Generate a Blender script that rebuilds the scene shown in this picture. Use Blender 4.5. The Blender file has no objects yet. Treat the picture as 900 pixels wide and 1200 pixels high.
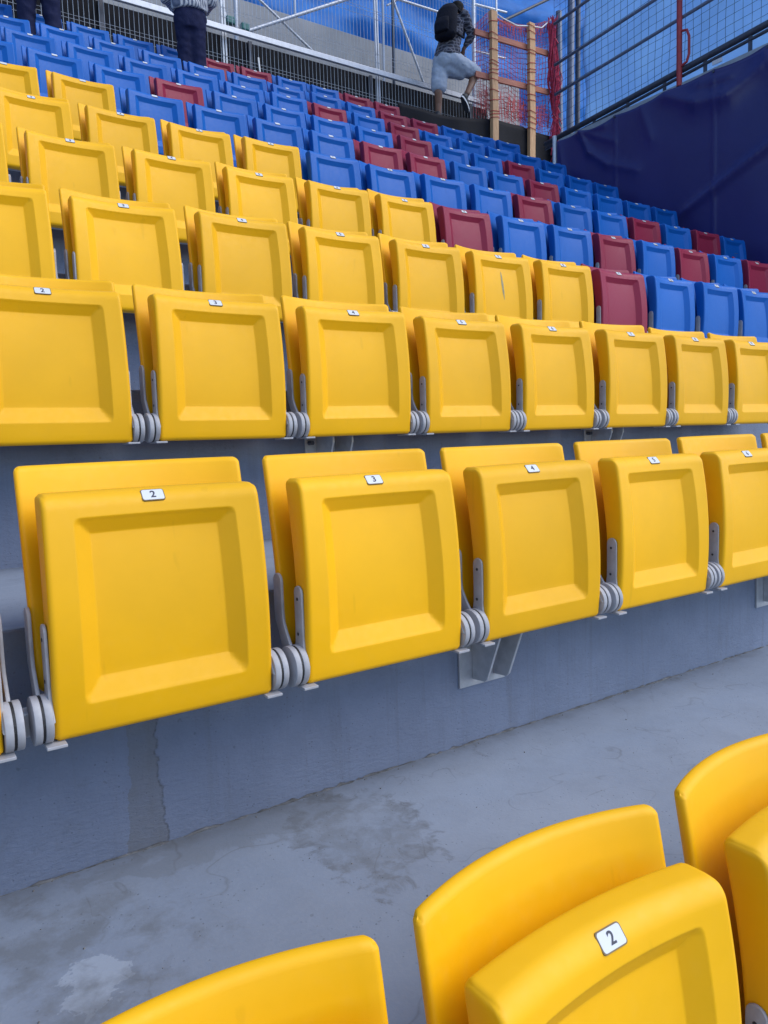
import bpy, bmesh, math, random
from mathutils import Vector, Matrix, noise
random.seed(7)
R = math.radians
scene = bpy.context.scene
col = scene.collection

# ------------------------------------------------------------------ camera, sky, sun, exposure
def cam_axes(yaw, pitch, roll):
    f = Vector((math.sin(yaw)*math.cos(pitch), math.cos(yaw)*math.cos(pitch), math.sin(pitch)))
    r = Vector((math.cos(yaw), -math.sin(yaw), 0)); u = r.cross(f)
    return r*math.cos(roll)+u*math.sin(roll), -r*math.sin(roll)+u*math.cos(roll), f
r_, u_, f_ = cam_axes(.5895, -.096, -.0342)
cd = bpy.data.cameras.new('camera'); cam = bpy.data.objects.new('camera', cd); col.objects.link(cam)
cam.matrix_world = Matrix(((r_.x, u_.x, -f_.x, 0), (r_.y, u_.y, -f_.y, 0), (r_.z, u_.z, -f_.z, 0), (0, 0, 0, 1)))
cd.sensor_fit = 'HORIZONTAL'; cd.sensor_width = 36; cd.lens = 36*887/900
cd.clip_start = .02; cd.clip_end = 4000
scene.camera = cam

SUN_EL, SUN_AZ = 47, 140          # azimuth clockwise from +Y (up the stand)
w = bpy.data.worlds.new('World'); scene.world = w; w.use_nodes = True
nt = w.node_tree; nt.nodes.clear()
sky = nt.nodes.new('ShaderNodeTexSky'); sky.sky_type = 'NISHITA'; sky.sun_disc = False
sky.sun_elevation = R(SUN_EL); sky.sun_rotation = R(SUN_AZ)
sky.air_density = 1.0; sky.dust_density = .6; sky.ozone_density = 3.0
bg = nt.nodes.new('ShaderNodeBackground'); bg.inputs['Strength'].default_value = .15
wo = nt.nodes.new('ShaderNodeOutputWorld')
nt.links.new(sky.outputs[0], bg.inputs[0]); nt.links.new(bg.outputs[0], wo.inputs[0])
sd = bpy.data.lights.new('sun', 'SUN'); sd.energy = 1.4; sd.angle = R(50); sd.color = (1, .95, .86)
sun = bpy.data.objects.new('sun', sd); col.objects.link(sun)
d = Vector((math.sin(R(SUN_AZ))*math.cos(R(SUN_EL)), math.cos(R(SUN_AZ))*math.cos(R(SUN_EL)), math.sin(R(SUN_EL))))
sun.rotation_euler = d.to_track_quat('Z', 'Y').to_euler(); sun.location = (3, -6, 14)
vs = scene.view_settings; vs.view_transform = 'Standard'; vs.look = 'None'; vs.gamma = 1; vs.exposure = 0.74
vs.use_curve_mapping = False
scene.cycles.max_bounces = 6; scene.cycles.diffuse_bounces = 3; scene.cycles.glossy_bounces = 2; scene.cycles.transmission_bounces = 2

# ------------------------------------------------------------------ materials
class NT:
    def __init__(s, name):
        s.m = bpy.data.materials.new(name); s.m.use_nodes = True
        s.t = s.m.node_tree; s.b = s.t.nodes['Principled BSDF']
    def n(s, typ, **k):
        o = s.t.nodes.new(typ)
        for a, v in k.items():
            if a.startswith('i_'): o.inputs[int(a[2:]) if a[2:].isdigit() else a[2:].replace('_', ' ')].default_value = v
            else: setattr(o, a, v)
        return o
    def l(s, a, b): s.t.links.new(a, b)
    def math(s, op, a, b=None, c=None, clamp=False):
        o = s.n('ShaderNodeMath', operation=op, use_clamp=clamp)
        for i, v in enumerate((a, b, c)):
            if v is None: continue
            if isinstance(v, (int, float)): o.inputs[i].default_value = v
            else: s.l(v, o.inputs[i])
        return o.outputs[0]
    def noise(s, scale, detail=4, rough=.55, vec=None, dist=0):
        o = s.n('ShaderNodeTexNoise'); o.inputs['Scale'].default_value = scale; o.inputs['Detail'].default_value = detail
        o.inputs['Roughness'].default_value = rough; o.inputs['Distortion'].default_value = dist
        if vec is not None: s.l(vec, o.inputs['Vector'])
        return o.outputs['Fac']
    def ramp(s, fac, a, b, lo=0., hi=1.):
        o = s.n('ShaderNodeMapRange', clamp=True); s.l(fac, o.inputs[0])
        for i, v in ((1, a), (2, b), (3, lo), (4, hi)): o.inputs[i].default_value = v
        return o.outputs[0]
    def mix(s, fac, a, b, blend='MIX'):
        o = s.n('ShaderNodeMix', data_type='RGBA', blend_type=blend)
        for i, v in ((0, fac), (6, a), (7, b)):
            if isinstance(v, (int, float)): o.inputs[i].default_value = v
            elif isinstance(v, tuple): o.inputs[i].default_value = (*v, 1)
            else: s.l(v, o.inputs[i])
        return o.outputs[2]
    def bump(s, h, strength, dist):
        o = s.n('ShaderNodeBump'); o.inputs['Strength'].default_value = strength; o.inputs['Distance'].default_value = dist
        s.l(h, o.inputs['Height']); s.l(o.outputs[0], s.b.inputs['Normal']); return o
    def coord(s, kind='Object'): return s.n('ShaderNodeTexCoord').outputs[kind]
    def set(s, **k):
        for a, v in k.items():
            i = s.b.inputs[a.replace('_', ' ')]
            i.default_value = (*v, 1) if isinstance(v, tuple) else v
        return s.m

def plastic(name, c, rough=.4):
    t = NT(name); P = t.coord(); rnd = t.n('ShaderNodeObjectInfo').outputs['Random']
    mp = t.n('ShaderNodeVectorMath', operation='ADD'); t.l(P, mp.inputs[0]); t.l(rnd, mp.inputs[1])
    sc = t.n('ShaderNodeVectorMath', operation='MULTIPLY_ADD'); t.l(rnd, sc.inputs[0]); sc.inputs[1].default_value = (37, 17, 71); t.l(P, sc.inputs[2])
    V = sc.outputs[0]
    n1 = t.noise(7, 5, .6, V); n2 = t.noise(60, 3, .6, V); n3 = t.noise(900, 2, .5, V)
    dark = tuple(v*.94 for v in c)
    dust = tuple(v*.92+.02 for v in c)
    cc = t.mix(t.ramp(n1, .35, .7), dark, c)
    cc = t.mix(t.math('MULTIPLY', t.ramp(n2, .55, .8), .22), cc, dust)
    # thin scuff marks
    mpv = t.n('ShaderNodeMapping'); mpv.inputs['Scale'].default_value = (26, 26, 5); t.l(V, mpv.inputs[0])
    sc1 = t.ramp(t.noise(1.2, 2, .5, mpv.outputs[0]), .69, .74)
    cc = t.mix(t.math('MULTIPLY', sc1, .16), cc, tuple(v*.6 for v in c))
    hsv = t.n('ShaderNodeHueSaturation'); t.l(cc, hsv.inputs['Color'])
    t.l(t.ramp(rnd, 0, 1, .93, 1.05), hsv.inputs['Value'])
    t.l(hsv.outputs[0], t.b.inputs['Base Color'])
    t.l(t.ramp(n2, .3, .75, rough-.05, rough+.12), t.b.inputs['Roughness'])
    t.bump(n3, .10, .0006)
    return t.set(Specular_IOR_Level=.30)

M = {}
M['yellow'] = plastic('yellow_plastic', (.91, .462, .002), .47)
M['blue'] = plastic('blue_plastic', (.001, .115, .47), .46)
M['maroon'] = plastic('maroon_plastic', (.27, .016, .050), .46)

def simple(name, c, rough=.5, metal=0., var=.12, scale=12, bump=0., spec=.5):
    t = NT(name); n = t.noise(scale, 5, .6, t.coord())
    t.l(t.mix(t.ramp(n, .3, .7), tuple(v*(1-var) for v in c), tuple(min(1, v*(1+var)) for v in c)), t.b.inputs['Base Color'])
    if bump: t.bump(t.noise(scale*6, 4, .6, t.coord()), .5, bump)
    return t.set(Roughness=rough, Metallic=metal, Specular_IOR_Level=spec)
M['hinge'] = simple('grey_hinge_plastic', (.36, .36, .39), .5, 0, .16, 30)
M['black'] = simple('black_rubber', (.012, .012, .014), .6)
M['dark_gap'] = simple('dark_grey_washer', (.035, .036, .042), .6)
M['plate'] = simple('white_number_plate', (.62, .63, .66), .4, 0, .03)
M['rim'] = simple('plate_rim', (.16, .10, .03), .5)
M['ink'] = simple('dark_ink', (.02, .025, .05), .5)
M['galv'] = simple('galvanised_steel', (.46, .47, .50), .48, .35, .14, 30)
M['steel_light'] = simple('light_steel_tube', (.55, .57, .62), .42, .3, .1, 18)
M['steel_dark'] = simple('dark_steel_tube', (.06, .065, .085), .5, .2, .2, 20)
M['steel_mid'] = simple('blue_grey_tube', (.15, .17, .23), .5, .2, .15, 18)
M['wire'] = simple('galvanised_wire', (.50, .53, .58), .5, .3, .1, 9)
M['netwire'] = simple('dark_net_cord', (.045, .055, .09), .8)
M['redpaint'] = simple('red_paint', (.36, .03, .035), .45, 0, .2, 14)
M['coupler'] = simple('green_coupler', (.03, .16, .15), .5, 0, .2, 25)
M['concrete_wall'] = simple('pale_concrete_wall', (.34, .34, .35), .85, 0, .13, 2.2, .004)
M['matt_black'] = simple('matt_black_surface', (.010, .010, .014), .7, 0, .2, 5, .003, .15)
M['wood'] = None
M['orange'] = simple('orange_safety_net', (.46, .045, .05), .6, 0, .2, 20)
M['crimson'] = simple('crimson_gathered_net', (.42, .018, .06), .65, 0, .35, 22)
M['rope'] = simple('white_cable_tie', (.7, .7, .7), .5)

def wood():
    t = NT('rough_sawn_timber'); P = t.coord()
    mp = t.n('ShaderNodeMapping'); mp.inputs['Scale'].default_value = (9, 9, .9); t.l(P, mp.inputs[0])
    g = t.noise(6, 6, .65, mp.outputs[0], .6)
    t.l(t.mix(t.ramp(g, .3, .7), (.40, .21, .10), (.60, .37, .20)), t.b.inputs['Base Color'])
    t.bump(g, .4, .004); return t.set(Roughness=.75)
M['wood'] = wood()
def woodbar():
    t = NT('reddish_timber_rail'); P = t.coord()
    mp = t.n('ShaderNodeMapping'); mp.inputs['Scale'].default_value = (.9, 9, 9); t.l(P, mp.inputs[0])
    g = t.noise(6, 6, .65, mp.outputs[0], .6)
    t.l(t.mix(t.ramp(g, .3, .7), (.26, .085, .055), (.42, .16, .11)), t.b.inputs['Base Color'])
    t.bump(g, .4, .004); return t.set(Roughness=.75)
M['woodbar'] = woodbar()

def blob(t, P, cx, cy, cz, sx, sy, sz, nz, amp, edge=.06):
    """mask of an irregular stain: ellipsoid distance perturbed by noise"""
    mp = t.n('ShaderNodeMapping'); t.l(P, mp.inputs[0])
    mp.inputs['Location'].default_value = (-cx/sx, -cy/sy, -cz/sz); mp.inputs['Scale'].default_value = (1/sx, 1/sy, 1/sz)
    ln = t.n('ShaderNodeVectorMath', operation='LENGTH'); t.l(mp.outputs[0], ln.inputs[0])
    dd = t.math('ADD', ln.outputs['Value'], t.math('MULTIPLY', t.math('SUBTRACT', nz, .5), amp))
    return t.ramp(dd, 1-edge, 1+edge, 1, 0), dd

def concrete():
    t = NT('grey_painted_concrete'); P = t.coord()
    big = t.noise(1.6, 5, .6, P); mid = t.noise(9, 6, .62, P); fine = t.noise(140, 4, .6, P); speck = t.noise(55, 2, .5, P)
    c = t.mix(t.ramp(big, .35, .65), (.215, .242, .300), (.275, .303, .365))
    c = t.mix(t.math('MULTIPLY', t.ramp(mid, .45, .7), .35), c, (.20, .215, .25))
    c = t.mix(t.math('MULTIPLY', t.ramp(fine, .45, .75), .18), c, (.32, .34, .38))
    c = t.mix(t.math('MULTIPLY', t.ramp(speck, .70, .76), .35), c, (.09, .09, .095))
    vo = t.n('ShaderNodeTexVoronoi'); vo.inputs['Scale'].default_value = 70; t.l(P, vo.inputs['Vector'])
    pits = t.math('MULTIPLY', t.ramp(vo.outputs['Distance'], .10, .16, 1, 0), t.ramp(t.noise(11, 3, .5, P), .50, .60))
    c = t.mix(t.math('MULTIPLY', pits, .4), c, (.10, .102, .11))
    nzb = t.noise(9, 7, .68, P, .8); nzs = t.noise(22, 6, .65, P, .4)
    # old damp stain by the joint (with inner mottling and a darker rim)
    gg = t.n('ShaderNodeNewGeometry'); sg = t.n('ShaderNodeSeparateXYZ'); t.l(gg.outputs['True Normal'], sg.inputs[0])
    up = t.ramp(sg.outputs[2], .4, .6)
    m1, d1 = blob(t, P, .845, 1.39, -.875, .135, .22, .4, nzb, 2.6, .10)
    m1 = t.math('MULTIPLY', m1, up)
    rim = t.math('MULTIPLY', m1, t.ramp(d1, .55, .98))
    c = t.mix(t.math('MULTIPLY', m1, t.ramp(nzs, .38, .60, .06, .62)), c, (.165, .17, .185))
    c = t.mix(t.math('MULTIPLY', rim, t.ramp(nzs, .42, .58, 0, .45)), c, (.11, .112, .12))
    m1b, _ = blob(t, P, .62, 1.56, -.875, .28, .08, .4, nzb, 2.4, .08); m1b = t.math('MULTIPLY', m1b, up)
    c = t.mix(t.math('MULTIPLY', m1b, .35), c, (.15, .155, .165))
    # clean pale splash
    m2, _ = blob(t, P, .235, 1.25, -.875, .055, .065, .4, nzs, 3.0, .04)
    c = t.mix(t.math('MULTIPLY', m2, .75), c, (.34, .37, .43))
    # dirty patches around it
    m3, _ = blob(t, P, .16, 1.32, -.875, .26, .26, .4, nzb, 2.2, .25)
    c = t.mix(t.math('MULTIPLY', m3, t.math('MULTIPLY', t.ramp(mid, .44, .60), .62)), c, (.13, .135, .145))
    # faint tide lines left by drying puddles
    tl = t.noise(3.2, 3, .5, P, .5)
    tide = t.ramp(t.math('ABSOLUTE', t.math('SUBTRACT', tl, .47)), 0, .007, 1, 0)
    c = t.mix(t.math('MULTIPLY', t.math('MULTIPLY', tide, up), t.ramp(mid, .4, .6, 0, .45)), c, (.13, .132, .14))
    # dirt gathered along the joint at the foot of each riser
    sx = t.n('ShaderNodeSeparateXYZ'); t.l(P, sx.inputs[0])
    ym = t.math('WRAP', t.math('SUBTRACT', sx.outputs[1], 1.62-.857*8), .857, 0)
    nearj = t.ramp(t.math('ADD', ym, t.math('MULTIPLY', t.math('SUBTRACT', nzs, .5), .06)), .80, .857)
    c = t.mix(t.math('MULTIPLY', t.math('MULTIPLY', nearj, up), t.ramp(mid, .3, .65, .15, .65)), c, (.12, .118, .115))
    # riser run-off stain, straight sided, one wandering dark edge
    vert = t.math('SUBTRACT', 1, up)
    zz = sx.outputs[2]; xx = sx.outputs[0]
    inrow = t.math('MULTIPLY', t.ramp(zz, -.90, -.88), t.ramp(zz, -.40, -.36, 1, 0))
    wob = t.math('MULTIPLY', t.math('SUBTRACT', t.noise(26, 4, .6, P), .5), .035)
    flare = t.ramp(zz, -.875, -.72, .016, 0)
    hw = t.math('ADD', .031, flare)
    dx = t.math('ABSOLUTE', t.math('ADD', t.math('SUBTRACT', xx, .432), wob))
    st = t.math('MULTIPLY', t.math('MULTIPLY', t.math('LESS_THAN', dx, hw), vert), inrow)
    c = t.mix(t.math('MULTIPLY', st, t.ramp(mid, .3, .65, .45, .8)), c, (.20, .195, .19))
    ed = t.math('MULTIPLY', t.math('MULTIPLY', t.ramp(t.math('ABSOLUTE', t.math('SUBTRACT', dx, hw)), 0, .004, 1, 0), t.math('MULTIPLY', vert, inrow)), t.math('GREATER_THAN', xx, .42))
    c = t.mix(t.math('MULTIPLY', ed, t.ramp(fine, .35, .6, .1, .75)), c, (.08, .075, .07))
    # faint vertical streaks on risers
    mp = t.n('ShaderNodeMapping'); mp.inputs['Scale'].default_value = (14, 1, .7); t.l(P, mp.inputs[0])
    stv = t.ramp(t.noise(3, 5, .6, mp.outputs[0]), .52, .75)
    c = t.mix(t.math('MULTIPLY', t.math('MULTIPLY', stv, vert), .30), c, (.17, .165, .16))
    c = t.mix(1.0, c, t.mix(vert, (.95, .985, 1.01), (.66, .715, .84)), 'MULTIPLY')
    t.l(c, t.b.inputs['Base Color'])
    t.l(t.ramp(mid, .3, .7, .62, .85), t.b.inputs['Roughness'])
    # brushed coat relief: horizontal brush strokes on risers, fine pitting everywhere
    mpb = t.n('ShaderNodeMapping'); mpb.inputs['Scale'].default_value = (8, 8, 20); t.l(P, mpb.inputs[0])
    brush = t.noise(6, 5, .65, mpb.outputs[0], .5)
    h = t.math('ADD', t.math('MULTIPLY', t.math('MULTIPLY', brush, vert), 1.2), t.math('ADD', t.math('MULTIPLY', fine, .25), t.math('SUBTRACT', t.math('MULTIPLY', mid, .6), t.math('MULTIPLY', pits, .5))))
    t.bump(h, .5, .0045)
    return t.set(Specular_IOR_Level=.35)
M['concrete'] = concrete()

def sheet_mat(name, c1, c2, rough, trans=0., scale=3., sheen=0., spec=.5):
    t = NT(name); P = t.coord(); n = t.noise(scale, 5, .6, P)
    cc = t.mix(t.ramp(n, .3, .7), c1, c2); t.l(cc, t.b.inputs['Base Color'])
    t.bump(t.noise(scale*9, 4, .6, P), .25, .006)
    t.set(Roughness=rough, Specular_IOR_Level=spec)
    if trans:
        tr = t.n('ShaderNodeBsdfTranslucent'); t.l(cc, tr.inputs[0])
        mx = t.n('ShaderNodeMixShader'); mx.inputs[0].default_value = trans
        out = t.t.nodes['Material Output']
        t.l(t.b.outputs[0], mx.inputs[1]); t.l(tr.outputs[0], mx.inputs[2]); t.l(mx.outputs[0], out.inputs[0])
    return t.m
M['tarp'] = sheet_mat('navy_vinyl', (.023, .020, .115), (.028, .024, .135), .33, 0, 1.2)
M['scrim'] = sheet_mat('blue_debris_sheeting', (.010, .19, .58), (.035, .30, .78), .6, .45, 2.2)
M['pale_scrim'] = sheet_mat('pale_blue_sheeting', (.36, .55, .82), (.46, .65, .88), .6, .75, 1.4)
def ground_mat():
    t = NT('pitch_ground'); P = t.coord()
    n = t.noise(.6, 6, .6, P)
    t.l(t.mix(t.ramp(n, .35, .65), (.10, .10, .10), (.15, .15, .145)), t.b.inputs['Base Color'])
    return t.set(Roughness=.9)
M['ground'] = ground_mat()

# ------------------------------------------------------------------ mesh helpers
class MB:
    def __init__(s): s.v = []; s.f = []; s.mi = []; s.cur = 0
    def add(s, vs, fs):
        o = len(s.v); s.v += [tuple(v) for v in vs]; s.f += [tuple(i+o for i in f) for f in fs]; s.mi += [s.cur]*len(fs); return s
    def box(s, x0, x1, y0, y1, z0, z1):
        return s.add([(x0,y0,z0),(x1,y0,z0),(x1,y1,z0),(x0,y1,z0),(x0,y0,z1),(x1,y0,z1),(x1,y1,z1),(x0,y1,z1)],
              [(0,3,2,1),(4,5,6,7),(0,1,5,4),(1,2,6,5),(2,3,7,6),(3,0,4,7)])
    def tube(s, pts, r, n=8, caps=True):
        pts = [Vector(p) for p in pts]; k = len(pts)
        rs = r if isinstance(r, (list, tuple)) else [r]*k
        vs = []; ref = None
        for i, p in enumerate(pts):
            t = (pts[min(i+1, k-1)]-pts[max(i-1, 0)]).normalized()
            if ref is None: ref = Vector((0, 0, 1)) if abs(t.z) < .9 else Vector((1, 0, 0))
            a = t.cross(ref).normalized(); b = a.cross(t).normalized(); ref = b
            for j in range(n):
                th = 2*math.pi*j/n; vs.append(p+(a*math.cos(th)+b*math.sin(th))*rs[i])
        fs = [(i*n+j, i*n+(j+1) % n, (i+1)*n+(j+1) % n, (i+1)*n+j) for i in range(k-1) for j in range(n)]
        if caps: fs += [tuple(range(n))[::-1], tuple((k-1)*n+j for j in range(n))]
        return s.add(vs, fs)
    def prismx(s, poly, x0, x1):
        """polygon in (y,z) extruded along x"""
        n = len(poly); vs = [(x0, y, z) for y, z in poly]+[(x1, y, z) for y, z in poly]
        fs = [tuple(range(n)), tuple(range(2*n-1, n-1, -1))]+[(i, n+i, n+(i+1) % n, (i+1) % n) for i in range(n)]
        return s.add(vs, fs)
    def grid(s, fn, nu, nv):
        vs = [fn(i/nu, j/nv) for j in range(nv+1) for i in range(nu+1)]
        fs = [(j*(nu+1)+i, j*(nu+1)+i+1, (j+1)*(nu+1)+i+1, (j+1)*(nu+1)+i) for j in range(nv) for i in range(nu)]
        return s.add(vs, fs)
    def mesh(s, name, mats, smooth=False, bevel=0, seg=2):
        me = bpy.data.meshes.new(name); me.from_pydata(s.v, [], s.f); me.update()
        for m in (mats if isinstance(mats, (list, tuple)) else [mats]): me.materials.append(m)
        me.polygons.foreach_set('material_index', s.mi)
        bm = bmesh.new(); bm.from_mesh(me); bmesh.ops.recalc_face_normals(bm, faces=bm.faces)
        if bevel:
            es = [e for e in bm.edges if e.is_manifold and e.calc_face_angle(0) > .6]
            bmesh.ops.bevel(bm, geom=es, offset=bevel, segments=seg, profile=.5, affect='EDGES', clamp_overlap=True)
        bm.to_mesh(me); bm.free()
        if smooth:
            me.polygons.foreach_set('use_smooth', [True]*len(me.polygons))
            if smooth != True: me.set_sharp_from_angle(angle=smooth)
        me.update(); return me
    def build(s, name, mats, parent=None, **k):
        return link(name, s.mesh(name, mats, **k), parent)

def link(name, data, parent=None, loc=None, rot=None):
    o = bpy.data.objects.new(name, data); col.objects.link(o)
    if parent: o.parent = parent
    if loc: o.location = loc
    if rot: o.rotation_euler = rot
    return o
def tag(o, label=None, cat=None, group=None, kind=None):
    if label: o['label'] = label
    if cat: o['category'] = cat
    if group: o['group'] = group
    if kind: o['kind'] = kind
    return o
def thing(name, loc, label, cat, group=None):
    return tag(link(name, None, None, loc), label, cat, group)

# ------------------------------------------------------------------ the stand: ground and concrete terrace
DEP, RISE, R1, T0 = .857, .53, 1.62, -.875     # step depth, rise, riser of row 1, tread in front of row 1
def riserY(k): return R1+DEP*(k-1)
def treadZ(k): return T0+RISE*k                 # tread behind riser k
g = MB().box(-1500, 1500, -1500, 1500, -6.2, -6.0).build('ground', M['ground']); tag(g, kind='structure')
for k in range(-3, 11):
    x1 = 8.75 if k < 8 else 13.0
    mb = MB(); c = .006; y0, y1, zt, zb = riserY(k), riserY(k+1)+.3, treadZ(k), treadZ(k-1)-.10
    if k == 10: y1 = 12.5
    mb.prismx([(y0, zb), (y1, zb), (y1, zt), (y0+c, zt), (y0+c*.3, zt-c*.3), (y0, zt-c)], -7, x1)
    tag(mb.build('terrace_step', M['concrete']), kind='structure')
# broken sealant bead along the joint at the foot of the near riser
mb = MB(); pts = []; rr = []
x = -1.2
while x < 3.6:
    pts.append((x, 1.618+random.uniform(-.003, .001), T0+random.uniform(-.002, .002))); rr.append(random.choice((.001, .002, .003, .004, .0055))); x += random.uniform(.008, .03)
mb.tube(pts, rr, 6)
tag(mb.build('joint_bead', simple('dirty_sealant', (.12, .12, .125), .9, 0, .5, 40), smooth=True), kind='structure')

# ------------------------------------------------------------------ seats
W2, H = .210, .438
def clamp(x, a=0., b=1.): return max(a, min(b, x))
def roll(d, r): return 0. if d >= r else r-math.sqrt(max(0, r*r-(r-d)**2))
def corner(x, z, hw, z0, z1, rt, rb):
    for zc, s, rad in ((z1-rt, 1, rt), (z0+rb, -1, rb)):
        ax, az = abs(x)-(hw-rad), s*(z-zc)
        if ax > 0 and az > 0:
            e = math.hypot(ax, az); m = max(ax, az)/e
            return math.copysign(hw-rad+ax*m, x), zc+s*az*m
    return x, z
def prof(v): return .075*(v-.40)**2
def knots(hw, n_mid, edge, inner):
    a = [hw-e for e in edge]
    lo = a[-1]
    ks = sorted(set([round(v, 5) for v in a]+[round(lo*i/n_mid, 5) for i in range(n_mid+1)]+inner))
    return [-k for k in reversed(ks) if k > 0]+ks
def taper(z): return 1-.034*(z/H)**1.5
def pan_y(x, z):
    v = z/H
    y = prof(v)+.026*(v**1.3)*(1-(x/W2)**2)
    # recessed panel with sloping flanks
    ax, az = abs(x)-.142, (z-.379 if z > .2 else .074-z)     # rounded outer corners of the recess
    dx_ = .157-abs(x)
    dz_ = (.394-z) if z > .2 else (z-.059)
    if ax > 0 and az > 0: dd = .015-math.hypot(ax, az); dx_ = min(dx_, dd); dz_ = min(dz_, dd)
    t = clamp(min(dx_/.033, dz_/(.032 if z > .2 else .044)))
    e = .07
    t = t*t/(2*e) if t < e else (1-(1-t)**2/(2*e) if t > 1-e else t-e/2+0) if False else t
    return y+.021*t
def pan_mesh():
    xs = knots(W2, 22, [0, .0006, .002, .004, .0065, .0095, .013], [.1585, .1565, .1545, .149, .1455, .142, .137, .132, .127, .1252, .1232, .121])
    zs = sorted(set([0, .0006, .002, .004, .0065, .0095, .013]+[round(.013+(.395-.013)*i/26, 5) for i in range(27)]
        +[.0575, .0597, .0615, .066, .070, .074, .083, .092, .1005, .1025, .1045, .3595, .3615, .3635, .37, .375, .379, .384, .389, .392, .3935, .3955, .400, .406, .411, .416, .4205, .4248, .4285, .4318, .4345, .4365, .4376, H]))
    nx, nz = len(xs), len(zs); vs = []; fs = []
    for z in zs:
        for x in xs:
            y = pan_y(x, z)+roll(W2-abs(x), .010)+roll(H-z, .028)*.95+roll(z, .013)
            X, Z = corner(x, z, W2, 0, H, .011, .010); X *= taper(z)
            vs.append((X, y, Z))
    for j in range(nz-1):
        for i in range(nx-1): fs.append((j*nx+i, j*nx+i+1, (j+1)*nx+i+1, (j+1)*nx+i))
    o = len(vs)
    for z in zs:                                   # sitting side
        v = z/H
        for x in xs:
            y = prof(v)+.046+.030*v+.020*(v**1.3)*(1-(x/W2)**2)+.010*(1-v)*(1-(x/W2)**2)-roll(W2-abs(x), .010)-roll(H-z, .022)-roll(z, .010)
            X, Z = corner(x, z, W2, 0, H, .011, .010); X *= taper(z)
            vs.append((X, y, Z))
    for j in range(nz-1):
        for i in range(nx-1): fs.append((o+j*nx+i, o+(j+1)*nx+i, o+(j+1)*nx+i+1, o+j*nx+i+1))
    ring = [i for i in range(nx)]+[j*nx+nx-1 for j in range(1, nz)]+[(nz-1)*nx+i for i in range(nx-2, -1, -1)]+[j*nx for j in range(nz-2, 0, -1)]
    n = len(ring)
    for a in range(n):
        p, q = ring[a], ring[(a+1) % n]; fs.append((p, o+p, o+q, q))
    mb = MB(); mb.add(vs, fs); return mb.mesh('seat_pan', M['yellow'], smooth=True)
BW, BZ0, BZ1, BT = .2225, .068, .488, .024
def back_y(x, z):
    v = (z-BZ0)/(BZ1-BZ0)
    return .086+.060*v+.018*math.sin(v*math.pi)*-.35+(.012+.036*v)*(1-(x/BW)**2)
def back_mesh():
    xs = knots(BW, 16, [0, .0006, .002, .004, .007, .011], [])
    e = [0, .0006, .002, .004, .007, .011]
    zs = sorted(set([BZ0+k for k in e]+[BZ1-k for k in e]+[round(BZ0+.011+(BZ1-BZ0-.022)*i/16, 5) for i in range(17)]))
    nx, nz = len(xs), len(zs); vs = []; fs = []
    for side in (0, 1):
        for z in zs:
            for x in xs:
                rr_ = min(.0112, roll(BW-abs(x), .011)+roll(BZ1-z, .011)+roll(z-BZ0, .011))
                y = back_y(x, z)+(rr_ if not side else BT-rr_)
                X, Z = corner(x, z, BW, BZ0, BZ1, .014, .03); vs.append((X, y, Z))
    o = nx*nz
    for j in range(nz-1):
        for i in range(nx-1):
            fs.append((j*nx+i, j*nx+i+1, (j+1)*nx+i+1, (j+1)*nx+i)); fs.append((o+j*nx+i, o+(j+1)*nx+i, o+(j+1)*nx+i+1, o+j*nx+i+1))
    ring = [i for i in range(nx)]+[j*nx+nx-1 for j in range(1, nz)]+[(nz-1)*nx+i for i in range(nx-2, -1, -1)]+[j*nx for j in range(nz-2, 0, -1)]
    for a in range(len(ring)):
        p, q = ring[a], ring[(a+1) % len(ring)]; fs.append((p, o+p, o+q, q))
    mb = MB(); mb.add(vs, fs); return mb.mesh('seat_back', M['yellow'], smooth=True)
HY, HZ, HR = .038, .042, .0435                       # hinge axis and disc radius
def lever_mesh(side, which):
    """disc on the hinge axis with a paddle rising along the side of the pan / the backrest"""
    s = side; mb = MB()
    if which == 'pan': a0, a1, b0, b1, top, w = .2115, .2255, .2085, .2150, (.034, .196), .0165
    else: a0, a1, b0, b1, top, w = .2295, .2425, .2225, .2300, (.100, .215), .0185
    n = 28
    mb.prismx([(HY+HR*math.cos(2*math.pi*i/n), HZ+HR*math.sin(2*math.pi*i/n)) for i in range(n)], s*a0, s*a1)
    # paddle outline: flares into the disc, rounded end
    ty, tz = top; dy = ty-HY; L = []; Rr = []
    for i in range(9):
        f = i/8; cy = HY+dy*min(1, f*1.9)**.8; cz = HZ+(tz-HZ)*f
        hw = w+(HR*.92-w)*max(0, 1-f*2.6)**2
        L.append((cy-hw, cz)); Rr.append((cy+hw, cz))
    cap = [(ty+w*math.cos(math.pi*i/8), tz+w*math.sin(math.pi*i/8)) for i in range(1, 8)]
    mb.prismx(L[::-1]+Rr+cap if False else Rr+cap+L[::-1], s*b0, s*b1)
    return mb.mesh('hinge_lever', M['hinge'], smooth=R(35), bevel=.0022, seg=2)
def washer_mesh(side):
    mb = MB(); n = 24
    mb.prismx([(HY+(HR-.0012)*math.cos(2*math.pi*i/n), HZ+(HR-.0012)*math.sin(2*math.pi*i/n)) for i in range(n)], side*.2253, side*.2297)
    return mb.mesh('hinge_washer', M['black'])
def clip_mesh(side):
    mb = MB(); mb.box(min(side*.192, side*.226), max(side*.192, side*.226), HY-.040, HY+.03, -.0045, .0012)
    return mb.mesh('mounting_clip', M['hinge'], bevel=.0012)
def rivet_mesh(x, pts):
    mb = MB(); n = 10
    for (y, z) in pts:
        mb.prismx([(y+.0036*math.cos(2*math.pi*i/n), z+.0036*math.sin(2*math.pi*i/n)) for i in range(n)], x-.0012 if x < 0 else x, x if x < 0 else x+.0012)
    return mb.mesh('rivet', M['dark_gap'])
PAN, BACK = pan_mesh(), back_mesh()
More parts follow.
